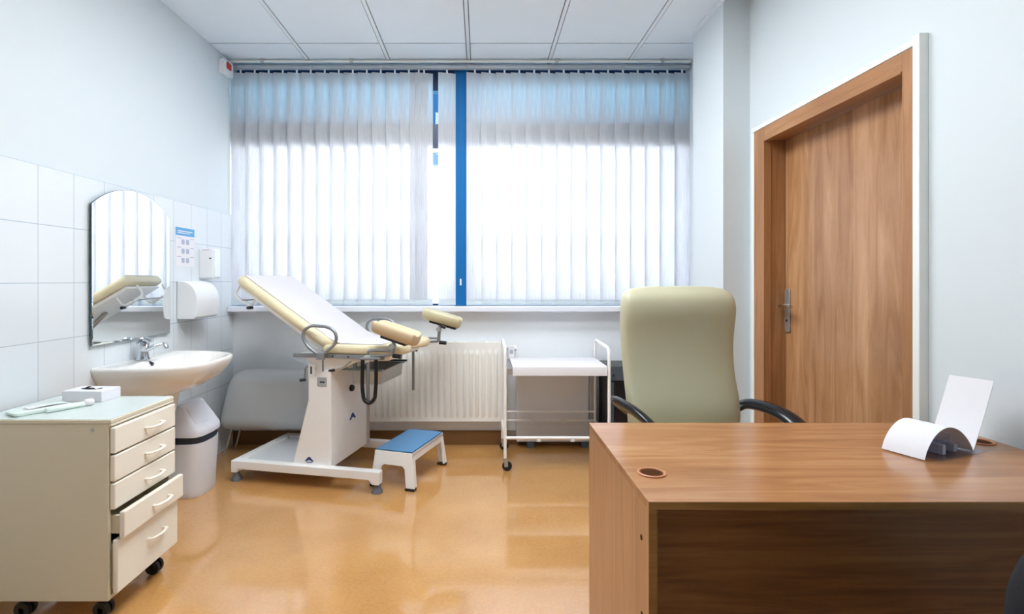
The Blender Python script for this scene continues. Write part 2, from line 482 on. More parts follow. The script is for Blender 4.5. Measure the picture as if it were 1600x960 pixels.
# ------------------------------------------------------------------ vertical blinds
def blind(label, x0, centres, width, rail0, rail1, seed):
    rnd = random.Random(seed)
    t = thing('vertical_blind', label, 'blind', (rail0, 4.04, 2.78))
    def L(x): return x-rail0
    b = bm_new(); box(b, (0, -.02, .048), (rail1-rail0, .02, .068)); box(b, (0, -.012, .042), (rail1-rail0, .012, .048))
    for c in centres[::5]: box(b, (L(c)-.015, -.024, .046), (L(c)+.015, .022, .071))
    obj('head_rail', b, 'alu', t, .002)
    base = None; ztop, zbot = .018, 1.052-2.78
    bmS = bm_new(); box(bmS, (-width/2, -.0006, zbot+.042), (width/2, .0006, ztop))
    s0 = obj('slat', bmS, 'slat', t)
    bmW = bm_new(); box(bmW, (-width/2, -.0016, zbot), (width/2, .0016, zbot+.042)); w0 = obj('bottom_weight', bmW, 'hem', s0, .001)
    bmH = bm_new(); box(bmH, (-.006, -.004, ztop-.004), (.006, .004, .046)); h0 = obj('hanger', bmH, 'plastic', s0)
    for k, (c) in enumerate(centres):
        if k == 0: s, wt, hg = s0, w0, h0
        else:
            s = s0.copy(); COL.objects.link(s); s.parent = t
            wt = w0.copy(); COL.objects.link(wt); wt.parent = s
            hg = h0.copy(); COL.objects.link(hg); hg.parent = s
        s.location = (L(c), 0, 0); s.rotation_euler = (0, 0, R(13+rnd.uniform(-3, 3)))
    b = bm_new()
    for c0, c1 in zip(centres, centres[1:]):
        if c1-c0 > .13: continue
        tube(b, [(L(c0)+(L(c1)-L(c0))*i/6, -.02, zbot+.03-.012*sin(pi*i/6)) for i in range(7)], .0014, 6)
    obj('bottom_chain', b, 'plastic', t)
    return t
lc = [-1.808+.1053*k for k in range(13)] + [-.47, -.43, -.258]
blind('left vertical blind of white slats, with a gap before its last slat', -1.86, lc, .133, -1.862, -.106, 1)
rc = [-.048+.1112*k for k in range(15)]
blind('right vertical blind of closed white slats, beside the blue mullion', -.1, rc, .131, -.104, 1.562, 2)

t = thing('curtain_rail', 'slim white curtain rail fixed along the ceiling above the blinds', 'rail', (XL, 3.985, ZC))
b = bm_new(); tube(b, [(.02, 0, -.018), (XR-XL-.02, 0, -.018)], .009, 10); obj('rail', b, 'trim', t)
for px in (410, 549, 870, 1035):
    X = (px-752)/840*3.985-XL
    b = bm_new(); box(b, (X-.012, -.012, -.03), (X+.012, .012, 0)); obj('bracket', b, 'steel', t, .003)

# ------------------------------------------------------------------ fill light panels added above the view, unseen, in the same tile grid
for n, (i, j) in enumerate(sorted(lights)):
    x0, x1, y0, y1 = xs[i]+.012, xs[i+1]-.012, ys[j]+.004, ys[j+1]-.004
    lab = ['ceiling light panel left of the centre bar, farther from the window', 'ceiling light panel left of the centre bar, nearer the window',
           'ceiling light panel right of the centre bar, farther from the window', 'ceiling light panel right of the centre bar, nearer the window'][n]
    t = thing('ceiling_light', lab, 'light', ((x0+x1)/2, (y0+y1)/2, ZC), group='ceiling light panels')
    a, c = (x1-x0)/2, (y1-y0)/2
    b = bm_new()
    box(b, (-a, -c, -.004), (a, -c+.02, .012)); box(b, (-a, c-.02, -.004), (a, c, .012))
    box(b, (-a, -c+.02, -.004), (-a+.02, c-.02, .012)); box(b, (a-.02, -c+.02, -.004), (a, c-.02, .012))
    obj('light_frame', b, 'tbar', t)
    bx('diffuser', (-a+.02, -c+.02, 0), (a-.02, c-.02, .01), 'lamp', t)

# ------------------------------------------------------------------ desk
DX0, DX1, EY0, EY1, DH = .37, 1.566, 1.188, 1.848, .75
t = thing('desk', 'reddish brown laminate desk against the right wall', 'desk', ((DX0+DX1)/2, (EY0+EY1)/2, 0))
cx_, cy_ = (DX0+DX1)/2, (EY0+EY1)/2
hw, hd = (DX1-DX0)/2, (EY1-EY0)/2
top = bx('desktop', (-hw, -hd, DH-.018), (hw, hd, DH), 'desk', t, .0015)
bx('edge_band', (-hw+.001, -hd-.0008, DH-.0175), (hw, -hd, DH-.0015), 'deskedge', top)
ep = bx('end_panel', (-hw+.0005, -hd+.002, 0), (-hw+.02, hd-.002, DH-.018), 'deskside', t, .001)
bx('edge_band', (-hw+.001, -hd+.0012, 0), (-hw+.0195, -hd+.002, DH-.0185), 'deskedge', ep)
for yy, zz in ((-hd+.055, .645), (-hd+.05, .47)):
    cy('bolt_cap', (-hw-.001, yy, zz), (-hw+.001, yy, zz), .006, 'hole', ep)
bx('end_panel', (hw-.02, -hd+.002, 0), (hw-.0005, hd-.002, DH-.018), 'deskside', t, .001)
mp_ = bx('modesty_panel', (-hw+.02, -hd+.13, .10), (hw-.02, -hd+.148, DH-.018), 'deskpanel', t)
cy('bolt_cap', (-.14, -hd+.129, .70), (-.14, -hd+.131, .70), .006, 'black', mp_)
for gx, gy in ((.432-cx_, 1.363-cy_), (1.508-cx_, 1.625-cy_)):
    b = bm_new(); lathe(b, [(.036, 0), (.036, .003), (.033, .0045), (.029, .0035), (.028, .0005), (.0275, .0002)], (gx, gy, DH), seg=36)
    g = obj('grommet', b, 'grommet', t); cy('grommet_hole', (gx, gy, DH+.0004), (gx, gy, DH+.0012), .0275, 'hole', g, seg=36)  # dark disc on the solid top paints the shade inside the hole

# leaflet holder and leaflet
t = thing('leaflet_holder', 'clear acrylic leaflet holder on the right end of the desk', 'holder', (1.276, 1.540, DH), R(21))
bx('base_plate', (-.06, -.068, .0002), (.150, .05, .003), 'acrylic', t, .001)
b = bm_new(); box(b, (0, -.05, 0), (.003, .05, .2), Matrix.Translation((.121, 0, .003)) @ Matrix.Rotation(R(28), 4, 'Y')); obj('back_plate', b, 'acrylic', t)
b = bm_new(); box(b, (-.035, -.045, .003), (-.032, .045, .05)); box(b, (.02, -.045, .003), (.023, .045, .058)); box(b, (-.032, -.045, .045), (.02, .045, .048)); obj('pocket', b, 'acrylic', t)
bx('divider', (.05, -.04, .003), (.066, .035, .026), 'print', t, .002)
bx('divider', (-.01, -.045, .003), (.005, .03, .03), 'print', t, .002)

t = thing('leaflet', 'blank white leaflet standing in the acrylic holder, its lower half curled forward', 'leaflet', (1.273, 1.538, DH), R(21))
def arch(u_, v_):
    k = u_**.92; q = max(4*k*(1-k), 0)
    return (-.104+.216*u_, (v_-.5)*.110, .004+.078*q**.82), (-.9*(1-2*k), 0, .25+q)
b = bm_new(); sheet(b, arch, 28, 4, .0009); obj('curled_flap', b, 'paper', t)
def upright(u_, v_):
    s = u_*.215; bend = .004*sin(pi*u_)
    return (.113+s*sin(R(27))+bend*.6, (v_-.5)*.110, .005+s*cos(R(27))-bend*.2), (-cos(R(27)), 0, sin(R(27)))
b = bm_new(); sheet(b, upright, 16, 4, .0012); obj('upright_sheet', b, 'paper', t)

# ------------------------------------------------------------------ executive chair behind the desk
t = thing('office_chair', 'high-backed cream leather office chair behind the desk', 'chair', (.935, 2.12, 0), R(14))
# local: faces -y, back towards +y
def rings_back():
    rows = []
    zs = [.46, .47, .50, .56, .64, .72, .80, .88, .96, 1.04, 1.10, 1.145, 1.175, 1.195, 1.208, 1.214]
    wsv = [.17, .205, .228, .24, .246, .247, .246, .248, .252, .257, .259, .257, .250, .235, .195, .11]
    for z, a in zip(zs, wsv):
        f = (z-.46)/.755
        off = .235+.05*f - .035*math.exp(-((z-.66)/.12)**2) - .022*math.exp(-((z-1.12)/.08)**2)
        dd = .052 + .012*math.exp(-((z-.66)/.13)**2) + .008*math.exp(-((z-1.12)/.07)**2)
        if z < .5: dd *= .75+.25*(z-.46)/.04
        if z > 1.17: dd *= max(.28, 1-(z-1.17)/.055)
        rows.append(supering(0, off, z, a*1.075, dd, 3.6, 44))
    return rows
b = bm_new(); loft(b, rings_back()); obj('backrest', b, 'leather', t, sub=1, ang=80)
b = bm_new()
loft(b, [supering(0, -.03, z, a, dd, 4.5, 44) for z, a, dd in ((.40, .20, .20), (.41, .235, .24), (.44, .25, .255), (.48, .25, .255), (.505, .235, .24), (.515, .19, .2))])
obj('seat', b, 'leather', t, sub=1, ang=80)
for s in (-1, 1):
    pts = [(s*.225, .22, .66), (s*.275, .20, .695), (s*.292, .12, .70), (s*.292, .0, .69), (s*.29, -.1, .645), (s*.285, -.165, .55), (s*.275, -.15, .46), (s*.25, -.08, .41), (s*.18, -.03, .395)]
    if s < 0: pts = [(-.235, .26, .67), (-.30, .27, .718), (-.318, .20, .73), (-.312, .04, .715)] + pts[4:]
    else: pts = [(.24, .22, .66), (.29, .20, .695), (.312, .12, .70), (.318, 0, .69), (.314, -.1, .65)] + pts[5:]
    tb('armrest', pts, .02, 'blackgloss', t, rad=.09, seg=14, flat=(.035, .019))
bx('mechanism', (-.1, -.14, .355), (.1, .12, .40), 'black', t, .008)
cy('gas_lift', (0, 0, .1), (0, 0, .36), .026, 'black', t)
for k in range(5):
    a = R(72*k+18); e = (.28*cos(a), .28*sin(a))
    b = bm_new(); tube(b, [(0, 0, .115), (e[0]*.5, e[1]*.5, .105), (e[0], e[1], .075)], .02, 12, flat=(.022, .016)); lg = obj('base_leg', b, 'black', t)
    b = bm_new()
    q = Vector((-sin(a), cos(a), 0))
    for o_ in (-.014, .014): lathe(b, [(.012, -.009), (.027, -.008), (.0285, 0), (.027, .008), (.012, .009)], Vector((e[0], e[1], .0285))+q*o_, q, 20)
    cyl(b, (e[0], e[1], .03), (e[0], e[1], .075), .008); obj('caster', b, 'black', lg)

# ------------------------------------------------------------------ visitor chair (only its back corner is in the picture)
t = thing('visitor_chair', 'black fabric visitor chair in front of the desk, cut by the lower right corner', 'chair', (.957, .9, 0), R(180))
b = bm_new()
rr = []
for y, s_ in ((.155, .90), (.160, .97), (.175, 1.0), (.20, 1.0), (.215, .97), (.22, .9)):
    rr.append([(p[0]*s_, y, .708+(p[1])*s_) for p in round_rect(.49, .42, .13, 8)])
loft(b, rr); obj('backrest', b, 'fabric', t)
b = bm_new(); loft(b, [[(p[0]*s_, -.06+p[1]*s_, z) for p in round_rect(.46, .44, .07, 6)] for z, s_ in ((.42, .92), (.43, .99), (.455, 1), (.475, .97), (.482, .9))]); obj('seat', b, 'fabric', t)
for s in (-1, 1):
    tb('frame_tube', [(s*.235, .215, .62), (s*.235, .20, .42), (s*.235, .23, .012)], .011, 'black', t, rad=.05)
    tb('leg', [(s*.235, .17, .42), (s*.235, -.24, .42), (s*.235, -.27, .012)], .011, 'black', t, rad=.04)
tb('cross_tube', [(-.235, -.2, .412), (.235, -.2, .412)], .01, 'black', t)
tb('cross_tube', [(-.235, .15, .412), (.235, .15, .412)], .01, 'black', t)

# ------------------------------------------------------------------ drawer cabinet
t = thing('drawer_cabinet', 'cream drawer cabinet on casters beside the left wall', 'cabinet', (-1.535, 2.125, 0))
X = lambda x: x+1.535
Y = lambda y: y-2.125
x0, x1, y0, y1 = X(-1.742), X(-1.343), Y(1.935), Y(2.325)
body = bm_new()
box(body, (x0, y0, .082), (x1, y0+.016, .722)); box(body, (x0, y1-.016, .082), (x1, y1, .722))
box(body, (x0, y0+.016, .082), (x0+.01, y1-.016, .722)); box(body, (x0+.01, y0+.016, .082), (x1, y1-.016, .098)); box(body, (x0+.01, y0+.016, .70), (x1, y1-.016, .722))
body = obj('body', body, 'cabinet', t, .002)
cy('lock', (X(-1.355)-.045, y0-.002, .70), (X(-1.355)-.045, y0+.001, .70), .007, 'steel', body)
tp = bx('cabinet_top', (X(-1.835), y0-.002, .722), (x1+.012, y1+.003, .7365), 'cabinet', t, .003)
bx('top_sheet', (X(-1.833), y0+.004, .7364), (x1+.008, y1, .738), 'cabtop', tp, .0006)
bx('edge_strip', (x1+.002, y0, .714), (x1+.012, y1, .7215), 'drawer', tp)
zs = [(.612, .707), (.511, .606), (.41, .505), (.308, .404), (.108, .302)]
outs = [0, 0, 0, .034, .010]
for k, ((z0, z1), ou) in enumerate(zip(zs, outs)):
    dr = bx('drawer', (x1+.002+ou, y0+.004, z0), (x1+.022+ou, y1-.002, z1), 'drawer', t, .005)
    bb = bm_new()
    X0 = x1-.30+ou; X1 = x1+.002+ou; zz0, zz1 = z0+.01, z1-.02
    box(bb, (X0, y0+.02, zz0), (X1, y0+.03, zz1)); box(bb, (X0, y1-.03, zz0), (X1, y1-.02, zz1)); box(bb, (X0, y0+.03, zz0), (X1, y1-.03, zz0+.006)); box(bb, (X0, y0+.03, zz0+.006), (X0+.01, y1-.03, zz1))
    obj('drawer_box', bb, 'cabinet', dr)
    zc = (z0+z1)/2 + (.018 if k == 4 else 0); yc = Y(2.165) if k != 3 else Y(2.16)
    f = x1+.022+ou
    tb('drawer_pull', [(f, yc-.05, zc), (f+.018, yc-.05, zc), (f+.026, yc, zc-.002), (f+.018, yc+.05, zc), (f, yc+.05, zc)], .005, 'drawer', dr, rad=.014, flat=(.0065, .0045))
for (cx, cyy) in ((x1-.05, y0+.05), (x1-.04, y1-.05), (x0+.06, y0+.05), (x0+.06, y1-.05)):
    b = bm_new()
    for o_ in (-.013, .013): lathe(b, [(.01, -.009), (.028, -.008), (.031, 0), (.028, .008), (.01, .009)], (cx, cyy+o_, .031), (0, 1, 0), 22)
    cyl(b, (cx, cyy, .03), (cx, cyy, .082), .009); cyl(b, (cx, cyy-.022, .034), (cx, cyy+.022, .034), .018)
    obj('caster', b, 'black', t)

# tissue box and wrapped packs on the cabinet
ZT = .738
t = thing('tissue_box', 'white tissue box with an oval slot on the drawer cabinet', 'box', (-1.64, 2.265, ZT), R(-3))
b = bm_new(); box(b, (-.085, -.055, 0), (.085, .055, .045)); obj('carton', b, 'paper', t, .003)
b = bm_new(); prism(b, [(.045*cos(a), .02*sin(a)) for a in [2*pi*i/24 for i in range(24)]], 'xy', .0452, .0458); obj('slot', b, 'dark', t)
b = bm_new(); sheet(b, lambda u_, v_: (((u_-.5)*.055, -.012+(v_)*.022, .0455+.012*sin(pi*u_)*(1-.4*v_)), (0, 0, 1)), 8, 4, .0008); obj('tissue', b, 'paper', t)

t = thing('wrapped_pack', 'flat mint green wrapped pack at the front of the drawer cabinet', 'pack', (-1.69, 2.06, ZT), R(62))
b = bm_new(); loft(b, [[(p[0]*s_, p[1]*s_, z) for p in round_rect(.19, .085, .012, 4)] for z, s_ in ((0, .9), (.005, 1), (.013, 1), (.018, .9))]); obj('pouch', b, 'mint', t)
b = bm_new(); sheet(b, lambda u_, v_: ((-.05+.125*u_, -.034+.05*v_, .0195+.004*sin(3*u_+2*v_)), (0, 0, 1)), 8, 4, .0012); obj('folded_leaf', b, 'paper', t)
t = thing('paper_roll', 'short white paper roll lying beside the mint green pack', 'roll', (-1.605, 2.085, ZT), R(62))
b = bm_new(); lathe(b, [(.001, -.07), (.008, -.07), (.0105, -.066), (.0105, .066), (.008, .07), (.001, .07)], (0, 0, .0105), (1, 0, 0), 20); obj('roll', b, 'mint', t)
b = bm_new(); lathe(b, [(.001, .058), (.011, .058), (.0135, .062), (.0135, .086), (.011, .09), (.001, .09)], (0, 0, .0135), (1, 0, 0), 20); obj('cap', b, 'paper', t)

# ------------------------------------------------------------------ wash basin
WX = XL+.008
t = thing('wash_basin', 'white ceramic pedestal wash basin under the mirror', 'basin', (WX+.0015, 2.92, 0))
def dring(hw_, pr, z, back=0.0, n=2.9, k=40, cy0=0):
    o = []
    for i in range(k+1):
        a = -pi/2+pi*i/k; c, s = cos(a), sin(a)
        o.append((back+(pr-back)*abs(c)**(2/n), cy0+hw_*math.copysign(abs(s)**(2/n), s), z))
    return o
b = bm_new()
loft(b, [dring(.12, .17, .622), dring(.17, .235, .632), dring(.235, .33, .665), dring(.295, .41, .715), dring(.33, .45, .765), dring(.345, .463, .795),
         dring(.345, .463, .808), dring(.34, .458, .814), dring(.325, .443, .814, .012), dring(.30, .425, .808, .085), dring(.285, .40, .785, .10),
         dring(.25, .36, .735, .11), dring(.18, .30, .695, .12), dring(.06, .22, .683, .15)])
obj('bowl', b, 'ceramic', t, ang=60)
cy('overflow', (.083, -.03, .797), (.105, -.03, .787), .010, 'dark', t)
b = bm_new(); loft(b, [dring(.088, .20, 0), dring(.084, .19, .03), dring(.076, .165, .12), dring(.076, .165, .4), dring(.085, .2, .54), dring(.115, .22, .64)]); obj('pedestal', b, 'ceramic', t, ang=60)
# mixer tap
f = thing('mixer_tap', 'chrome mixer tap on the wash basin', 'tap', (WX+.055, 2.885, .814))
b = bm_new(); lathe(b, [(.001, 0), (.034, 0), (.034, .006), (.029, .014), (.027, .05), (.031, .072), (.030, .088), (.018, .098), (.001, .1)], seg=24); obj('body', b, 'chrome', f)
tb('spout', [(.01, 0, .045), (.06, 0, .07), (.118, 0, .082), (.128, 0, .066)], .012, 'chrome', f, rad=.03, seg=14, flat=(.015, .012))
b = bm_new(); tube(b, [(-.024, 0, .085), (-.014, 0, .108), (.012, 0, .116), (.034, 0, .108), (.05, 0, .096)], .012, 12, .02, flat=(.017, .008)); obj('lever', b, 'chrome', f)
cy('aerator', (.128, 0, .070), (.1285, 0, .06), .011, 'steel', f)

# ------------------------------------------------------------------ mirror with arched top
t = thing('wall_mirror', 'arched frameless mirror above the wash basin', 'mirror', (WX, 2.878, 0))
def arch_out(g=0):
    hwm, zb, zs_, zt = .322-g, .925+g, 1.607-g*.6, 1.715-g
    o = [(-hwm, zb), (hwm, zb), (hwm, zs_)]
    s = zt-zs_; rad = (hwm*hwm+s*s)/(2*s); cz = zt-rad; a0 = math.asin(hwm/rad)
    for i in range(1, 24):
        a = a0-2*a0*i/24; o.append((rad*sin(a), cz+rad*cos(a)))
    o.append((-hwm, zs_)); return o
b = bm_new(); prism(b, arch_out(), 'yz', .014, .0195); obj('glass_edge', b, 'mirroredge', t)
b = bm_new(); loft(b, [[(.0196, *p) for p in arch_out(.001)], [(.0206, *p) for p in arch_out(.008)]]); obj('mirror_face', b, 'mirror', t, ang=1)
for yy in (-.2, .2):
    cy('clip', (0, yy, 1.0), (.014, yy, 1.0), .012, 'plastic', t)

# poster, dispensers
t = thing('hand_washing_poster', 'hand washing poster with a blue heading on the tiles', 'poster', (WX, 3.40, 1.45))
bx('sheet', (0, -.11, -.125), (.0015, .105, .118), 'paper', t)
hd_ = bx('heading', (.0015, -.11, .068), (.0022, .105, .118), 'poster_blue', t)
b = bm_new(); box(b, (.0022, -.09, .094), (.0026, .08, .099)); box(b, (.0022, -.09, .083), (.0026, .05, .087)); obj('text_line', b, 'paper', hd_)
for r_ in range(3):
    for c_ in range(2):
        yy, zz = -.028+.052*c_, .03-.058*r_
        b = bm_new(); prism(b, round_rect(.034, .032, .008, 3, yy, zz), 'yz', .0015, .0022); pc = obj('pictogram', b, 'print', t)
        b = bm_new(); box(b, (.0015, -.095 if not c_ else .055, zz+.02), (.0021, -.05 if not c_ else .095, zz+.025)); obj('caption', b, 'print', t)

t = thing('soap_dispenser', 'small boxy white soap dispenser right of the poster', 'dispenser', (WX, 3.615, 1.35))
b = bm_new(); prism(b, round_rect(.10, .20, .012, 4), 'yz', 0, .092); obj('housing', b, 'plastic', t, .004)
cy('level_window', (.075, -.0515, .035), (.075, -.049, .035), .006, 'black', t)
bx('label_strip', (.02, -.0506, .088), (.07, -.0499, .093), 'pink', t)
bx('front_cover', (.092, -.04, -.09), (.098, .04, .09), 'whitegloss', t, .002)

t = thing('towel_dispenser', 'wide white towel dispenser with a rounded top, below the soap dispenser', 'dispenser', (WX+.003, 3.44, 1.0))
bx('wall_mount', (-.003, -.12, .02), (0, .12, .2), 'plastic', t)
pl = [(0, 0), (.10, 0), (.115, .012), (.12, .05)] + [(.125*cos(a)**.8 if cos(a) > 0 else 0, .11+.125*sin(a)) for a in [pi/2*i/12 for i in range(13)]]
b = bm_new(); prism(b, pl, 'xz', -.14, .14); obj('housing', b, 'plastic', t, .004)
bx('towel_slot', (.03, -.05, -.001), (.09, .1, .001), 'dark', t)

t = thing('alarm_beacon', 'small white alarm box with a red lens high in the left corner', 'alarm', (XL, 3.92, 2.785))
b = bm_new(); prism(b, round_rect(.14, .105, .02, 4), 'yz', 0, .04); obj('housing', b, 'plastic', t, .003)
b = bm_new(); prism(b, round_rect(.07, .05, .012, 4, -.005, .012), 'yz', .04, .047); obj('lens', b, 'red', t, .003)
tb('cable', [(.008, .068, -.03), (.008, .08, -.1), (.008, .08, -.16), (.008, .10, -.2)], .003, 'plastic', t, rad=.02)

# ------------------------------------------------------------------ waste bin
t = thing('waste_bin', 'grey swing-top waste bin with a white lid by the basin', 'bin', (-1.72, 3.165, 0))
def bring(f, hx, hy, z, n=5):
    # bow-fronted outline towards +x
    o = []
    for p in supering(0, 0, z, hx, hy, n, 40):
        bow = .022*(1-(p[1]/hy)**2) if p[0] > 0 else 0
        o.append((p[0]+bow*f, p[1], z))
    return o
b = bm_new(); loft(b, [bring(1, .098, .122, 0), bring(1, .102, .127, .01), bring(1, .104, .128, .04), bring(1, .118, .138, .30), bring(1, .118, .138, .31)]); obj('body', b, 'bin', t)
b = bm_new(); loft(b, [bring(1, .112, .132, .309), bring(1, .114, .134, .352)]); obj('collar', b, 'dark', t)
# lid: wedge with two flap slopes
b = bm_new()
loft(b, [bring(1, .121, .141, .350, 7), bring(1, .123, .143, .365, 7), bring(1, .121, .141, .385, 7), bring(1, .116, .137, .394, 7), bring(.2, .030, .118, .515, 7), bring(0, .022, .112, .522, 7)])
lid = obj('lid', b, 'binlid', t, ang=35)
b = bm_new()
nrm = Vector((.125, 0, .098)).normalized()
fl = [(.098, -.112, .418), (.113, -.06, .416), (.116, 0, .415), (.113, .06, .416), (.098, .112, .418), (.038, .100, .506), (.038, -.100, .506)]
loft(b, [[Vector(p)-nrm*.012 for p in fl], [Vector(p)+nrm*.005 for p in fl]]); obj('flap', b, 'binlid', lid, .006)

# ------------------------------------------------------------------ grey bench behind the examination table
t = thing('upholstered_bench', 'low grey upholstered bench on thin chrome legs in the back left corner', 'bench', (-1.47, 3.86, 0))
b = bm_new()
rr = []
for x, s_ in ((-.33, .55), (-.327, .74), (-.315, .88), (-.29, .97), (-.25, 1.0), (.2, 1.0), (.235, .97), (.26, .88), (.272, .74), (.275, .55)):
    ring = []
    for (py, pz) in round_rect(.26, .41, .09, 6):
        z = pz*s_; lean = -.055*z if x < 0 else .03*z
        ring.append((x - (-.22*z if x < 0 else .0), py*s_ + .04*pz, .39+z))
    rr.append(ring)
loft(b, rr); obj('cushion', b, 'greyup', t, ang=60)
for x, y in ((-.29, -.06), (-.29, .10), (.21, .115), (.21, .06)):
    cy('leg', (x+(-.055 if x < 0 else .02), y*1.1, 0), (x, y, .20), .008, 'chrome', t, seg=12)

# ------------------------------------------------------------------ radiator
t = thing('radiator', 'cream ribbed panel radiator under the window sill', 'radiator', (-1.045, 3.95, .2))
W_, H_ = 1.2, .58
def rib(u_, v_):
    x, z = u_*W_, v_*H_
    m = 0.0
    if .025 < x < W_-.025 and .03 < z < H_-.055:
        ph = ((x-.025)/.046) % 1.0
        tri = min(1, max(0, (abs(ph-.5)-.16)/.14)); ez = min(1, (z-.03)/.03, (H_-.055-z)/.03)
        m = .011*(1-tri)*ez
    return (x, -m, z), (0, -1, 0)
b = bm_new()
us = 250; vz = [0, .02, .03, .045, .06, .3, .49, .495, .51, .525, .54, .58]
g = [[b.verts.new(rib(i/us, z/H_)[0]) for i in range(us+1)] for z in vz]
for a_, c_ in zip(g, g[1:]):
    for i in range(us): b.faces.new((a_[i], a_[i+1], c_[i+1], c_[i]))
box(b, (0, .0005, 0), (W_, .006, H_))
obj('front_panel', b, 'radiator', t, ang=30)
bx('rear_panel', (0, .072, .01), (W_, .082, H_-.01), 'radiator', t)
for x in (0, W_-.004): bx('side_cover', (x, .006, .015), (x+.004, .072, H_), 'radiator', t)
b = bm_new()
box(b, (.004, .006, H_-.004), (W_-.004, .012, H_+.003)); box(b, (.004, .064, H_-.004), (W_-.004, .072, H_+.003))
for i in range(58): box(b, (.02+i*.0201, .012, H_-.003), (.028+i*.0201, .064, H_+.002))
obj('top_grille', b, 'radiator', t)
v_ = obj('valve', (lambda b: (cyl(b, (W_, .04, .535), (W_+.05, .04, .535), .009), cyl(b, (W_+.03, .04, .48), (W_+.03, .04, .535), .009), b)[-1])(bm_new()), 'steel', t)
b = bm_new(); lathe(b, [(.001, .05), (.016, .05), (.021, .058), (.021, .10), (.016, .108), (.001, .108)], (W_, .04, .535), (1, 0, 0), 20); obj('thermostat_head', b, 'plastic', v_)
tb('supply_pipe', [(W_+.03, .04, .48), (W_+.03, .04, -.06), (W_+.03, .105, -.06)], .008, 'radiator', t, rad=.03)
for x in (.2, 1.0): bx('wall_bracket', (x, .082, .12), (x+.03, .109, .46), 'radiator', t)

# ------------------------------------------------------------------ grey panel cabinet and black cabinet behind the trolley
t = thing('panel_heater', 'flat grey panel standing against the wall behind the white trolley', 'panel', (.56, 4.0, 0))
bx('panel', (-.30, -.03, .045), (.235, .03, .63), 'greypanel', t, .006)
bx('side_stile', (.237, -.036, .045), (.30, .03, .63), 'alu', t, .004)
for x in (-.22, .18): bx('foot', (x, -.03, 0), (x+.05, .03, .045), 'slate', t, .003)

t = thing('black_cabinet', 'low black cabinet with a slate top drawer between trolley and office chair', 'cabinet', (1.1, 3.87, 0))
bx('body', (-.22, -.15, .0), (.22, .15, .64), 'black', t, .006)
dw = bx('drawer', (-.215, -.16, .545), (.215, -.1505, .636), 'slate', t, .003)
bx('door', (-.18, -.16, .02), (.215, -.1505, .535), 'black', t, .003)
cy('knob', (-.19, -.175, .585), (-.19, -.16, .585), .008, 'chrome', dw)
bx('hinge_strip', (-.215, -.157, .02), (-.184, -.1505, .535), 'slate', t, .002)

# ------------------------------------------------------------------ white instrument trolley
t = thing('instrument_trolley', 'white tubular instrument trolley on casters beside the radiator', 'trolley', (.4925, 3.705, 0))
hx, hy = .3375, .215
for s in (-1, 1):
    b = bm_new()
    tube(b, [(s*hx, -hy, .075), (s*hx, -hy, .795), (s*hx, hy, .81), (s*hx, hy, .075)], .0105, 12, .05)
    obj('end_frame', b, 'white', t)
    tb('end_rail', [(s*hx, -hy, .215), (s*hx, hy, .215)], .008, 'white', t)
for y in (-hy, hy):
    r_ = tb('lower_rail', [(-hx, y, .215), (hx, y, .215)], .0105, 'white', t)
    for x in (-.12, .10): bx('clip', (x-.014, y-.013, .192), (x+.014, y+.013, .222), 'plastic', r_, .004)
for zz in (.28,): tb('guard_rail', [(-hx, hy, zz), (hx, hy, zz)], .007, 'white', t)
bx('glass_shelf', (-hx+.012, -hy+.014, .222), (hx-.012, hy-.014, .227), 'glass', t)
b = bm_new(); box(b, (-hx+.013, -hy-.004, .625), (hx-.013, -hy+.004, .665)); box(b, (-hx+.013, hy-.004, .625), (hx-.013, hy+.004, .665)); box(b, (-hx+.013, -hy+.004, .655), (hx-.013, hy-.004, .665)); obj('table_top', b, 'steel', t)
for s in (-1, 1):
    for y in (-hy, hy):
        b = bm_new(); x = s*hx
        lathe(b, [(.008, -.009), (.030, -.0085), (.033, 0), (.030, .0085), (.008, .009)], (x+.012, y, .033), (0, 1, 0), 24)
        cs = obj('caster', b, 'black', t)
        b = bm_new(); cyl(b, (x, y, .05), (x, y, .085), .011); box(b, (x-.006, y-.014, .03), (x+.018, y-.0105, .066)); box(b, (x-.006, y+.0105, .03), (x+.018, y+.014, .066)); box(b, (x-.008, y-.014, .066), (x+.02, y+.014, .07)); obj('caster_fork', b, 'steel', cs)

t = thing('trolley_cloth', 'white paper cloth folded over the trolley top', 'cloth', (.4925, 3.705, .666))
b = bm_new()
pr = [(-.232, -.045), (-.231, .0), (-.226, .012), (-.21, .016), (.19, .016), (.20, .010), (.200, .001), (.198, .001), (.196, .008), (-.208, .009), (-.222, .004), (-.2285, -.045)]
prism(b, pr, 'yz', -.29, .323); obj('cloth', b, 'paper', t, .001)

t = thing('glove_carton', 'small upright white carton on the back left of the trolley', 'box', (.215, 3.87, .683))
bx('carton', (-.022, -.03, 0), (.022, .03, .085), 'paper', t, .003); bx('opening', (-.012, -.0308, .03), (.012, -.0299, .06), 'print', t)

c = tb('power_cord', [(.17, 3.93, .645), (.20, 3.945, .60), (.24, 3.95, .585), (.31, 3.95, .592), (.36, 3.95, .605), (.39, 3.95, .63)], .003, 'black', rad=.03)
tag(c, 'thin black cord looped under the trolley top', 'cord')

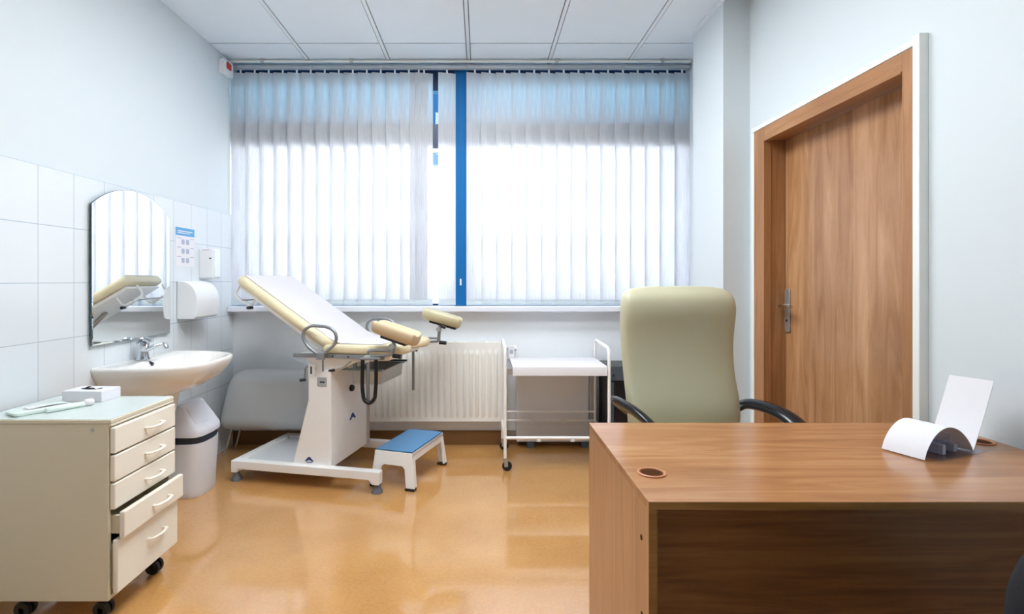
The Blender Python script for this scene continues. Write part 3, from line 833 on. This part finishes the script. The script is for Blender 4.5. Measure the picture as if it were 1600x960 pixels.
# ------------------------------------------------------------------ gynaecological examination table
A = math.atan2(-.2, .913)
t = thing('examination_table', 'cream padded examination table with leg rests on a white pedestal', 'examination table', (-1.518, 3.338, 0), A)
b = bm_new()
for y0, y1, sx in ((-.03, .025, 0), (.535, .59, -.12)):
    prism(b, [(-.02, .055), (.02, .055), (.03, .078), (.89+sx, .078), (.91+sx, .052), (.955+sx, .052), (.955+sx, .128), (-.02, .128)], 'xz', y0, y1)
box(b, (-.02, .025, .075), (.03, .535, .128))
base = obj('base_frame', b, 'white', t, .004)
bx('base_tray', (.03, .025, .095), (.46, .535, .112), 'whitegloss', base, .003)
for x, y in ((0, 0), (.932, 0), (0, .56), (.812, .56)):
    b = bm_new(); lathe(b, [(.001, 0), (.033, 0), (.033, .008), (.024, .022), (.019, .035), (.019, .056)], (x, y, 0), seg=20); obj('foot', b, 'rubber', base)
b = bm_new(); prism(b, [(.374, .112), (.634, .112), (.632, .70), (.481, .70), (.481, .515)], 'xz', .012, .55)
ped = obj('pedestal', b, 'white', t, .006)
def tri_logo(nm, pts, plane, d0, d1, mat, par):
    b = bm_new(); prism(b, pts, plane, d0, d1); return obj(nm, b, mat, par)
lg = tri_logo('emblem', [(.458, .146), (.483, .172), (.494, .172), (.519, .146), (.503, .146), (.497, .153), (.480, .153), (.474, .146)], 'xz', .0105, .0125, 'navy', ped)
tri_logo('emblem_bar', [(.468, .138), (.510, .138), (.510, .142), (.468, .142)], 'xz', .0105, .0125, 'navy', lg)
lg = tri_logo('emblem', [(.25, .34), (.288, .378), (.302, .378), (.34, .34), (.318, .34), (.308, .351), (.282, .351), (.272, .34)], 'yz', .6315, .636, 'navy', ped)
b = bm_new(); prism(b, round_rect(.062, .056, .006, 3, .573, .628), 'xz', .009, .013); sp = obj('switch_panel', b, 'alu', ped)
bx('switch', (.56, .0075, .624), (.592, .0095, .632), 'black', sp)
b = bm_new(); lathe(b, [(.001, 0), (.02, 0), (.022, .008), (.018, .02), (.001, .022)], (.633, .27, .545), (1, 0, 0), 20); obj('knob', b, 'black', ped)
b = bm_new(); prism(b, [(.42, .80), (1.0, .80), (1.0, .768), (.80, .758), (.66, .694), (.548, .692), (.455, .765)], 'xz', .018, .542)
head = obj('seat_carrier', b, 'white', t, .005)
for y0 in (-.022, .562):
    sr = bx('side_rail', (.40, y0, .778), (.98, y0+.02, .802), 'railgrey', t, .002)
    for x in (.66, .76): cy('rail_bolt', (x, y0-.002, .79), (x, y0+.022, .79), .006, 'dark', sr, seg=12)
# crank lever and column control
tb('height_lever', [(.482, .03, .715), (.458, .02, .712), (.454, .02, .64)], .006, 'tube', ped, rad=.012)
cy('lever_knob', (.424, .02, .632), (.458, .02, .637), .010, 'black', ped)
bx('lever_guide', (.484, .006, .655), (.53, .012, .735), 'plastic', ped, .002)
bx('lever_slot', (.50, .0045, .675), (.509, .0065, .72), 'black', ped)
bx('handle_screw', (.601, -.035, .70), (.606, -.03, .78), 'dark', t)

# mattress sections: smooth lofted pads in the local s-z plane, with slight crown
def pad(name, p0, p1, th, t0, t1, mat, round0=.03, round1=.03, narrow=0, parent=None):
    p0, p1 = Vector((p0[0], 0, p0[1])), Vector((p1[0], 0, p1[1]))
    d_ = (p1-p0); L_ = d_.length; d_.normalize(); n_ = Vector((-d_.z, 0, d_.x))
    if n_.z < 0: n_ = -n_
    b = bm_new(); rr = []
    st_ = [0, .006, .02, .05]
    ss = [(s_, s_) for s_ in st_] + [(L_*k/8, None) for k in range(1, 8)] + [(L_-s_, s_) for s_ in reversed(st_)]
    tc_, tw = (t0+t1)/2, (t1-t0)/2
    for s_, e in ss:
        q = 1.0
        if e is not None: q = math.sqrt(max(0.0, 1-(1-min(1, e/.05))**2))*.35+.65
        ww = tw*(1-narrow*(s_/L_)**3)-(.05*(1-q)/.35 if e is not None else 0)
        ring = []
        for (py, pz) in round_rect(2*ww, th*q, th*q*.45, 4):
            ring.append(p0+d_*s_+n_*(th/2+pz)+Vector((0, tc_+py, 0)))
        rr.append(ring)
    loft(b, rr); return obj(name, b, mat, parent or t, ang=50)
bp_ = pad('backrest_pad', (.612, .822), (-.010, 1.228), .056, -.022, .582, 'cream')
# seat pad with a scooped front
b = bm_new(); rows = []
def seat_outline(g):
    o = [(.60+g, -.022+g), (1.0, -.022+g), (1.05, -.012+g), (1.085-g, .03+g), (1.095-g, .10), (1.085-g, .16), (1.05-g, .20), (.97-g, .225), (.93-g, .28), (.97-g, .335), (1.05-g, .36), (1.085-g, .40), (1.095-g, .46), (1.085-g, .53-g), (1.05, .572-g), (1.0, .582-g), (.60+g, .582-g)]
    return o
loft(b, [[(*p, z) for p in seat_outline(g)] for g, z in ((.014, .803), (.004, .808), (0, .818), (0, .838), (.005, .85), (.016, .857))])
obj('seat_pad', b, 'cream', t, ang=50)
# board under the backrest with the white head loop and the struts
dv = Vector((-.622, 0, .406)).normalized(); nv = Vector((-dv.z, 0, dv.x));
if nv.z > 0: nv = -nv
def bp(s_, off, y): return tuple(Vector((.612, 0, .822))+dv*s_+nv*off+Vector((0, y, 0)))
b = bm_new()
q = [bp(.02, .003, 0), bp(.70, .003, 0), bp(.70, .02, 0), bp(.03, .03, 0)]
prism(b, [(p[0], p[2]) for p in q], 'xz', .01, .55); obj('backrest_board', b, 'white', t, .004)
tb('backrest_strut', [bp(.42, .03, .28), (.50, .28, .74)], .014, 'steel', t)
hl = tb('head_loop', [bp(.60, .02, .06), bp(.60, .095, .06), bp(.74, .095, .06), bp(.74, .02, .06)], .007, 'white', t, rad=.03)
tb('head_loop', [bp(.60, .02, .50), bp(.60, .095, .50), bp(.74, .095, .50), bp(.74, .02, .50)], .007, 'white', t, rad=.03)
tb('roll_rod', [bp(.67, .088, .05), bp(.67, .088, .51)], .005, 'steel', t)
cy('roll_stop', bp(.60, .10, .03), bp(.60, .10, .075), .010, 'dark', t, seg=12)
# side grab loops
for y, in ((-.052,), (.612,)):
    lp = [(.575, y, .805), (.512, y, .85), (.482, y, .90), (.492, y, .945), (.535, y, .972), (.64, y, .967), (.688, y, .945), (.704, y, .90), (.685, y, .86), (.63, y, .815), (.60, y, .803)]
    if y > 0: lp = [(p[0]+.105, p[1], p[2]) for p in lp]
    g = tb('grab_loop', lp, .0095, 'tube', t, rad=.03, closed=True, seg=12)
    ox = .105 if y > 0 else 0
    bx('loop_clamp', (.575+ox, min(y-.012, y+.012), .772), (.625+ox, max(y-.012, y+.012), .815), 'railgrey', g, .004)
    bx('clamp_bridge', (.58+ox, -.052 if y < 0 else .58, .78), (.62+ox, -.02 if y < 0 else .612, .80), 'railgrey', g)

# leg rests
def leg_rest(y, sx, zc, mat, side):
    # trough pad: U section swept along its length
    L2 = .138; tilt = R(15.5)
    b = bm_new()
    sec = [(-.062, .004), (-.068, .030), (-.062, .052), (-.047, .057), (-.032, .046), (0, .036), (.032, .046), (.047, .057), (.062, .052), (.068, .030), (.062, .004), (.044, -.020), (0, -.028), (-.044, -.020)]
    mt_ = Matrix.Translation((sx, y, zc)) @ Matrix.Rotation(R(6)*side, 4, 'Z') @ Matrix.Rotation(tilt, 4, 'Y')
    rr = []
    for x, s_ in ((-L2, .72), (-L2+.008, .9), (-L2+.025, 1), (-.05, 1.02), (.05, 1.02), (L2-.025, 1), (L2-.008, .9), (L2, .72)):
        rr.append([mt_ @ Vector((x, p[0]*s_, .015+(p[1]-.015)*s_)) for p in sec])
    loft(b, rr); pd = obj('leg_rest_pad', b, mat, t, ang=60, sub=1)
    b = bm_new(); box(b, (-.075, -.034, -.034), (.085 if side < 0 else .115, .034, -.016), mt_); obj('pad_base', b, 'black', pd, .003)
    pt = mt_ @ Vector((.0, 0, -.037)); zb = .815
    post = tb('leg_rest_post', [tuple(pt), (pt.x-.006, y, pt.z-.04), (pt.x-.01, y, zb)], .012, 'tube', t, rad=.02, seg=12)
    cy('post_knuckle', (pt.x-.008, y-.02, pt.z-.025), (pt.x-.008, y+.02, pt.z-.025), .016, 'steel', post)
    cy('clamp_knob', (pt.x+.02, y-.035*side, pt.z+.0), (pt.x+.05, y-.035*side, pt.z-.01), .012, 'black', post)
    cy('post_knob', (pt.x-.005, y, zb-.004), (pt.x+.045, y, zb-.008), .013, 'black', post)
    yi = y
    tb('swing_arm', [(.905, yi, .80), (.905, yi, .838), (pt.x-.012, yi, .838)], .008, 'tube', post, rad=.025)
    tb('swing_arm', [(.91, yi, .80), (pt.x-.012, yi, .818)], .008, 'tube', post)
    b = bm_new(); lathe(b, [(.012, -.016), (.022, -.016), (.024, 0), (.022, .016), (.012, .016)], (.905, yi, .792), (0, 1, 0), 20); obj('rail_clamp', b, 'chrome', post)
    cy('clamp_bar', (.905, yi, .792), (.905, -.01 if y < 0 else .572, .79), .009, 'steel', post)
leg_rest(-.068, 1.072, .927, 'tan', -1)
leg_rest(.625, 1.136, .963, 'olive', 1)
tb('hanging_rod', [(.905, -.068, .79), (.905, -.068, .30)], .010, 'tube', t)
tb('hanging_rod', [(.935, .615, .795), (.935, .615, .475)], .009, 'tube', t)
tb('rod_knob', [(.955, .615, .79), (.957, .615, .745)], .009, 'dark', t)
tb('strap', [(.88, -.085, .785), (.876, -.085, .64), (.886, -.085, .555), (.922, -.085, .535), (.955, -.085, .565), (.962, -.085, .66), (.962, -.085, .79)], .011, 'black', t, rad=.04, seg=12)
cy('strap_bar', (.87, -.085, .79), (.98, -.085, .795), .009, 'tube', t)
cy('strap_bar', (.915, -.085, .792), (.915, -.06, .792), .009, 'tube', t)
# pull-out steel basin under the seat
b = bm_new()
o1 = round_rect(.20, .40, .03, 4, .81, .30); o2 = round_rect(.188, .388, .026, 4, .81, .30); o3 = round_rect(.185, .385, .03, 4, .81, .30); o4 = round_rect(.23, .43, .03, 4, .81, .30)
loft(b, [[(*p, .607) for p in o3], [(*p, .684) for p in o1], [(*p, .686) for p in o4], [(*p, .690) for p in o4], [(*p, .688) for p in o2], [(*p, .614) for p in o2]])
tr = obj('steel_basin', b, 'steel', t)
for yy in (.09, .505):
    bx('basin_runner', (.63, yy-.006, .692), (.93, yy+.006, .704), 'tray', t)
    bx('runner_hanger', (.74, yy-.006, .704), (.76, yy+.006, .765), 'tray', t)
tb('basin_handle', [(.64, .02, .70), (.70, .02, .715), (.76, .02, .755)], .006, 'steel', t)
cy('handle_grip', (.615, .02, .694), (.655, .02, .703), .009, 'black', t)

# paper sheet on the pads
def top_pt(s_):
    Lb = .74
    if s_ < .70:
        k = 1-s_/.70
        p = Vector((.612, 0, .822))+dv*(.045+k*.685)-nv*.0585
        return p, -nv
    k = (s_-.70)/.30
    return Vector((.645+.30*k, 0, .8592)), Vector((0, 0, 1))
def ps(u_, v_):
    if u_ > .66 and u_ < .74:
        a_, _ = top_pt(.66); c_, _ = top_pt(.74); m_, _ = top_pt(.70)
        k = (u_-.66)/.08
        ctrl = Vector((.628, 0, .872)); p = a_*(1-k)**2+ctrl*2*k*(1-k)+c_*k*k; n_ = Vector((.25, 0, 1))
    else: p, n_ = top_pt(u_)
    return (p.x, .03+.525*v_, p.z+.001), n_
t2 = thing('paper_sheet', 'white paper sheet spread over the examination table', 'sheet', (-1.518, 3.338, 0), A)
b = bm_new(); sheet(b, ps, 50, 6, .0012); obj('sheet', b, 'couchpaper', t2)

# ------------------------------------------------------------------ step stool
t = thing('step_stool', 'white step stool with a blue top beside the examination table', 'stool', (-.45, 3.43, 0), R(-18.5))
w_, d_, hz = .125, .235, .222
b = bm_new()
# top slab
box(b, (-w_, -d_, hz-.03), (w_, d_, hz-.006))
# side aprons with legs: front and back frames (arched), splayed feet
for s in (-1, 1):
    y0_, y1_ = (s*d_, s*(d_-.014))
    poly = [(-w_, hz-.006), (w_, hz-.006), (w_, hz-.03), (w_+.022, .014), (w_-.035, .014), (w_-.048, hz-.10), (w_-.065, hz-.085), (-w_+.065, hz-.085), (-w_+.048, hz-.10), (-w_+.035, .014), (-w_-.022, .014), (-w_, hz-.03)]
    lo = [(p[0], y0_+s*.02*(hz-p[1])/hz, p[1]) for p in poly]; hi = [(p[0], y1_+s*.02*(hz-p[1])/hz, p[1]) for p in poly]
    loft(b, [lo, hi])
    for q_ in (-1, 1):   # return flanges along the sides of the legs
        poly = [(s*d_, hz-.03), (s*(d_-.04), hz-.03), (s*(d_-.035), hz-.06), (s*(d_-.025), .014), (s*(d_+.019), .014)]
        loft(b, [[(q_*(w_-.002+.022*(hz-p[1])/hz), p[0], p[1]) for p in poly], [(q_*(w_-.014+.022*(hz-p[1])/hz), p[0], p[1]) for p in poly]])
for q_ in (-1, 1): box(b, (q_*w_ if q_ < 0 else w_-.012, -d_, hz-.06), (-w_+.012 if q_ < 0 else w_, d_, hz-.006))
obj('frame', b, 'white', t, .003)
bx('tread', (-w_+.006, -d_+.008, hz-.006), (w_-.006, d_-.008, hz+.001), 'bluemat', t, .003)
for sx in (-1, 1):
    for sy in (-1, 1):
        b = bm_new(); box(b, (sx*(w_-.008)-.03, sy*(d_+.004)-.02, 0), (sx*(w_-.008)+.03, sy*(d_+.004)+.018, .016)); obj('foot', b, 'black', t, .003)

# ------------------------------------------------------------------ sky, camera, view
wd = bpy.data.worlds.new('sky'); S.world = wd; wd.use_nodes = True
nt = wd.node_tree; nt.nodes.clear()
out = nt.nodes.new('ShaderNodeOutputWorld'); bg = nt.nodes.new('ShaderNodeBackground')
tc = nt.nodes.new('ShaderNodeTexCoord'); sp = nt.nodes.new('ShaderNodeSeparateXYZ')
nt.links.new(tc.outputs['Generated'], sp.inputs[0])
mr = nt.nodes.new('ShaderNodeMapRange'); mr.inputs[1].default_value = -1; mr.inputs[2].default_value = 1
nt.links.new(sp.outputs['Z'], mr.inputs[0])
cr = nt.nodes.new('ShaderNodeValToRGB'); e = cr.color_ramp.elements
SK = 1.0
e[0].position = .0; e[0].color = (.70, .74, .80, 1)
e[1].position = 1.0; e[1].color = (.03, .06, .13, 1)
for pos, c in ((.45, (.92, .95, 1.0, 1)), (.58, (.95, .97, 1.0, 1)), (.605, (.045, .085, .16, 1))):
    k = e.new(pos); k.color = c
nt.links.new(mr.outputs[0], cr.inputs[0]); nt.links.new(cr.outputs[0], bg.inputs[0])
bg.inputs[1].default_value = 6.1
nt.links.new(bg.outputs[0], out.inputs[0])

cam = bpy.data.cameras.new('camera'); co = bpy.data.objects.new('camera', cam); COL.objects.link(co)
co.location = (0, 0, 1.24); co.rotation_euler = (R(90), 0, 0)
cam.sensor_width = 36; cam.sensor_fit = 'HORIZONTAL'; cam.lens = 840/1600*36
cam.shift_x = 48/1600; cam.shift_y = -42/1600; cam.clip_start = .02
S.camera = co
vs = S.view_settings
S.display_settings.display_device = 'sRGB'
vs.view_transform = 'Standard'; vs.look = 'None'; vs.gamma = 1; vs.use_curve_mapping = False
vs.exposure = 0.35
c = S.cycles
c.max_bounces = 10; c.diffuse_bounces = 6; c.glossy_bounces = 5; c.transparent_max_bounces = 12; c.use_denoising = True
c.sample_clamp_indirect = 8.0
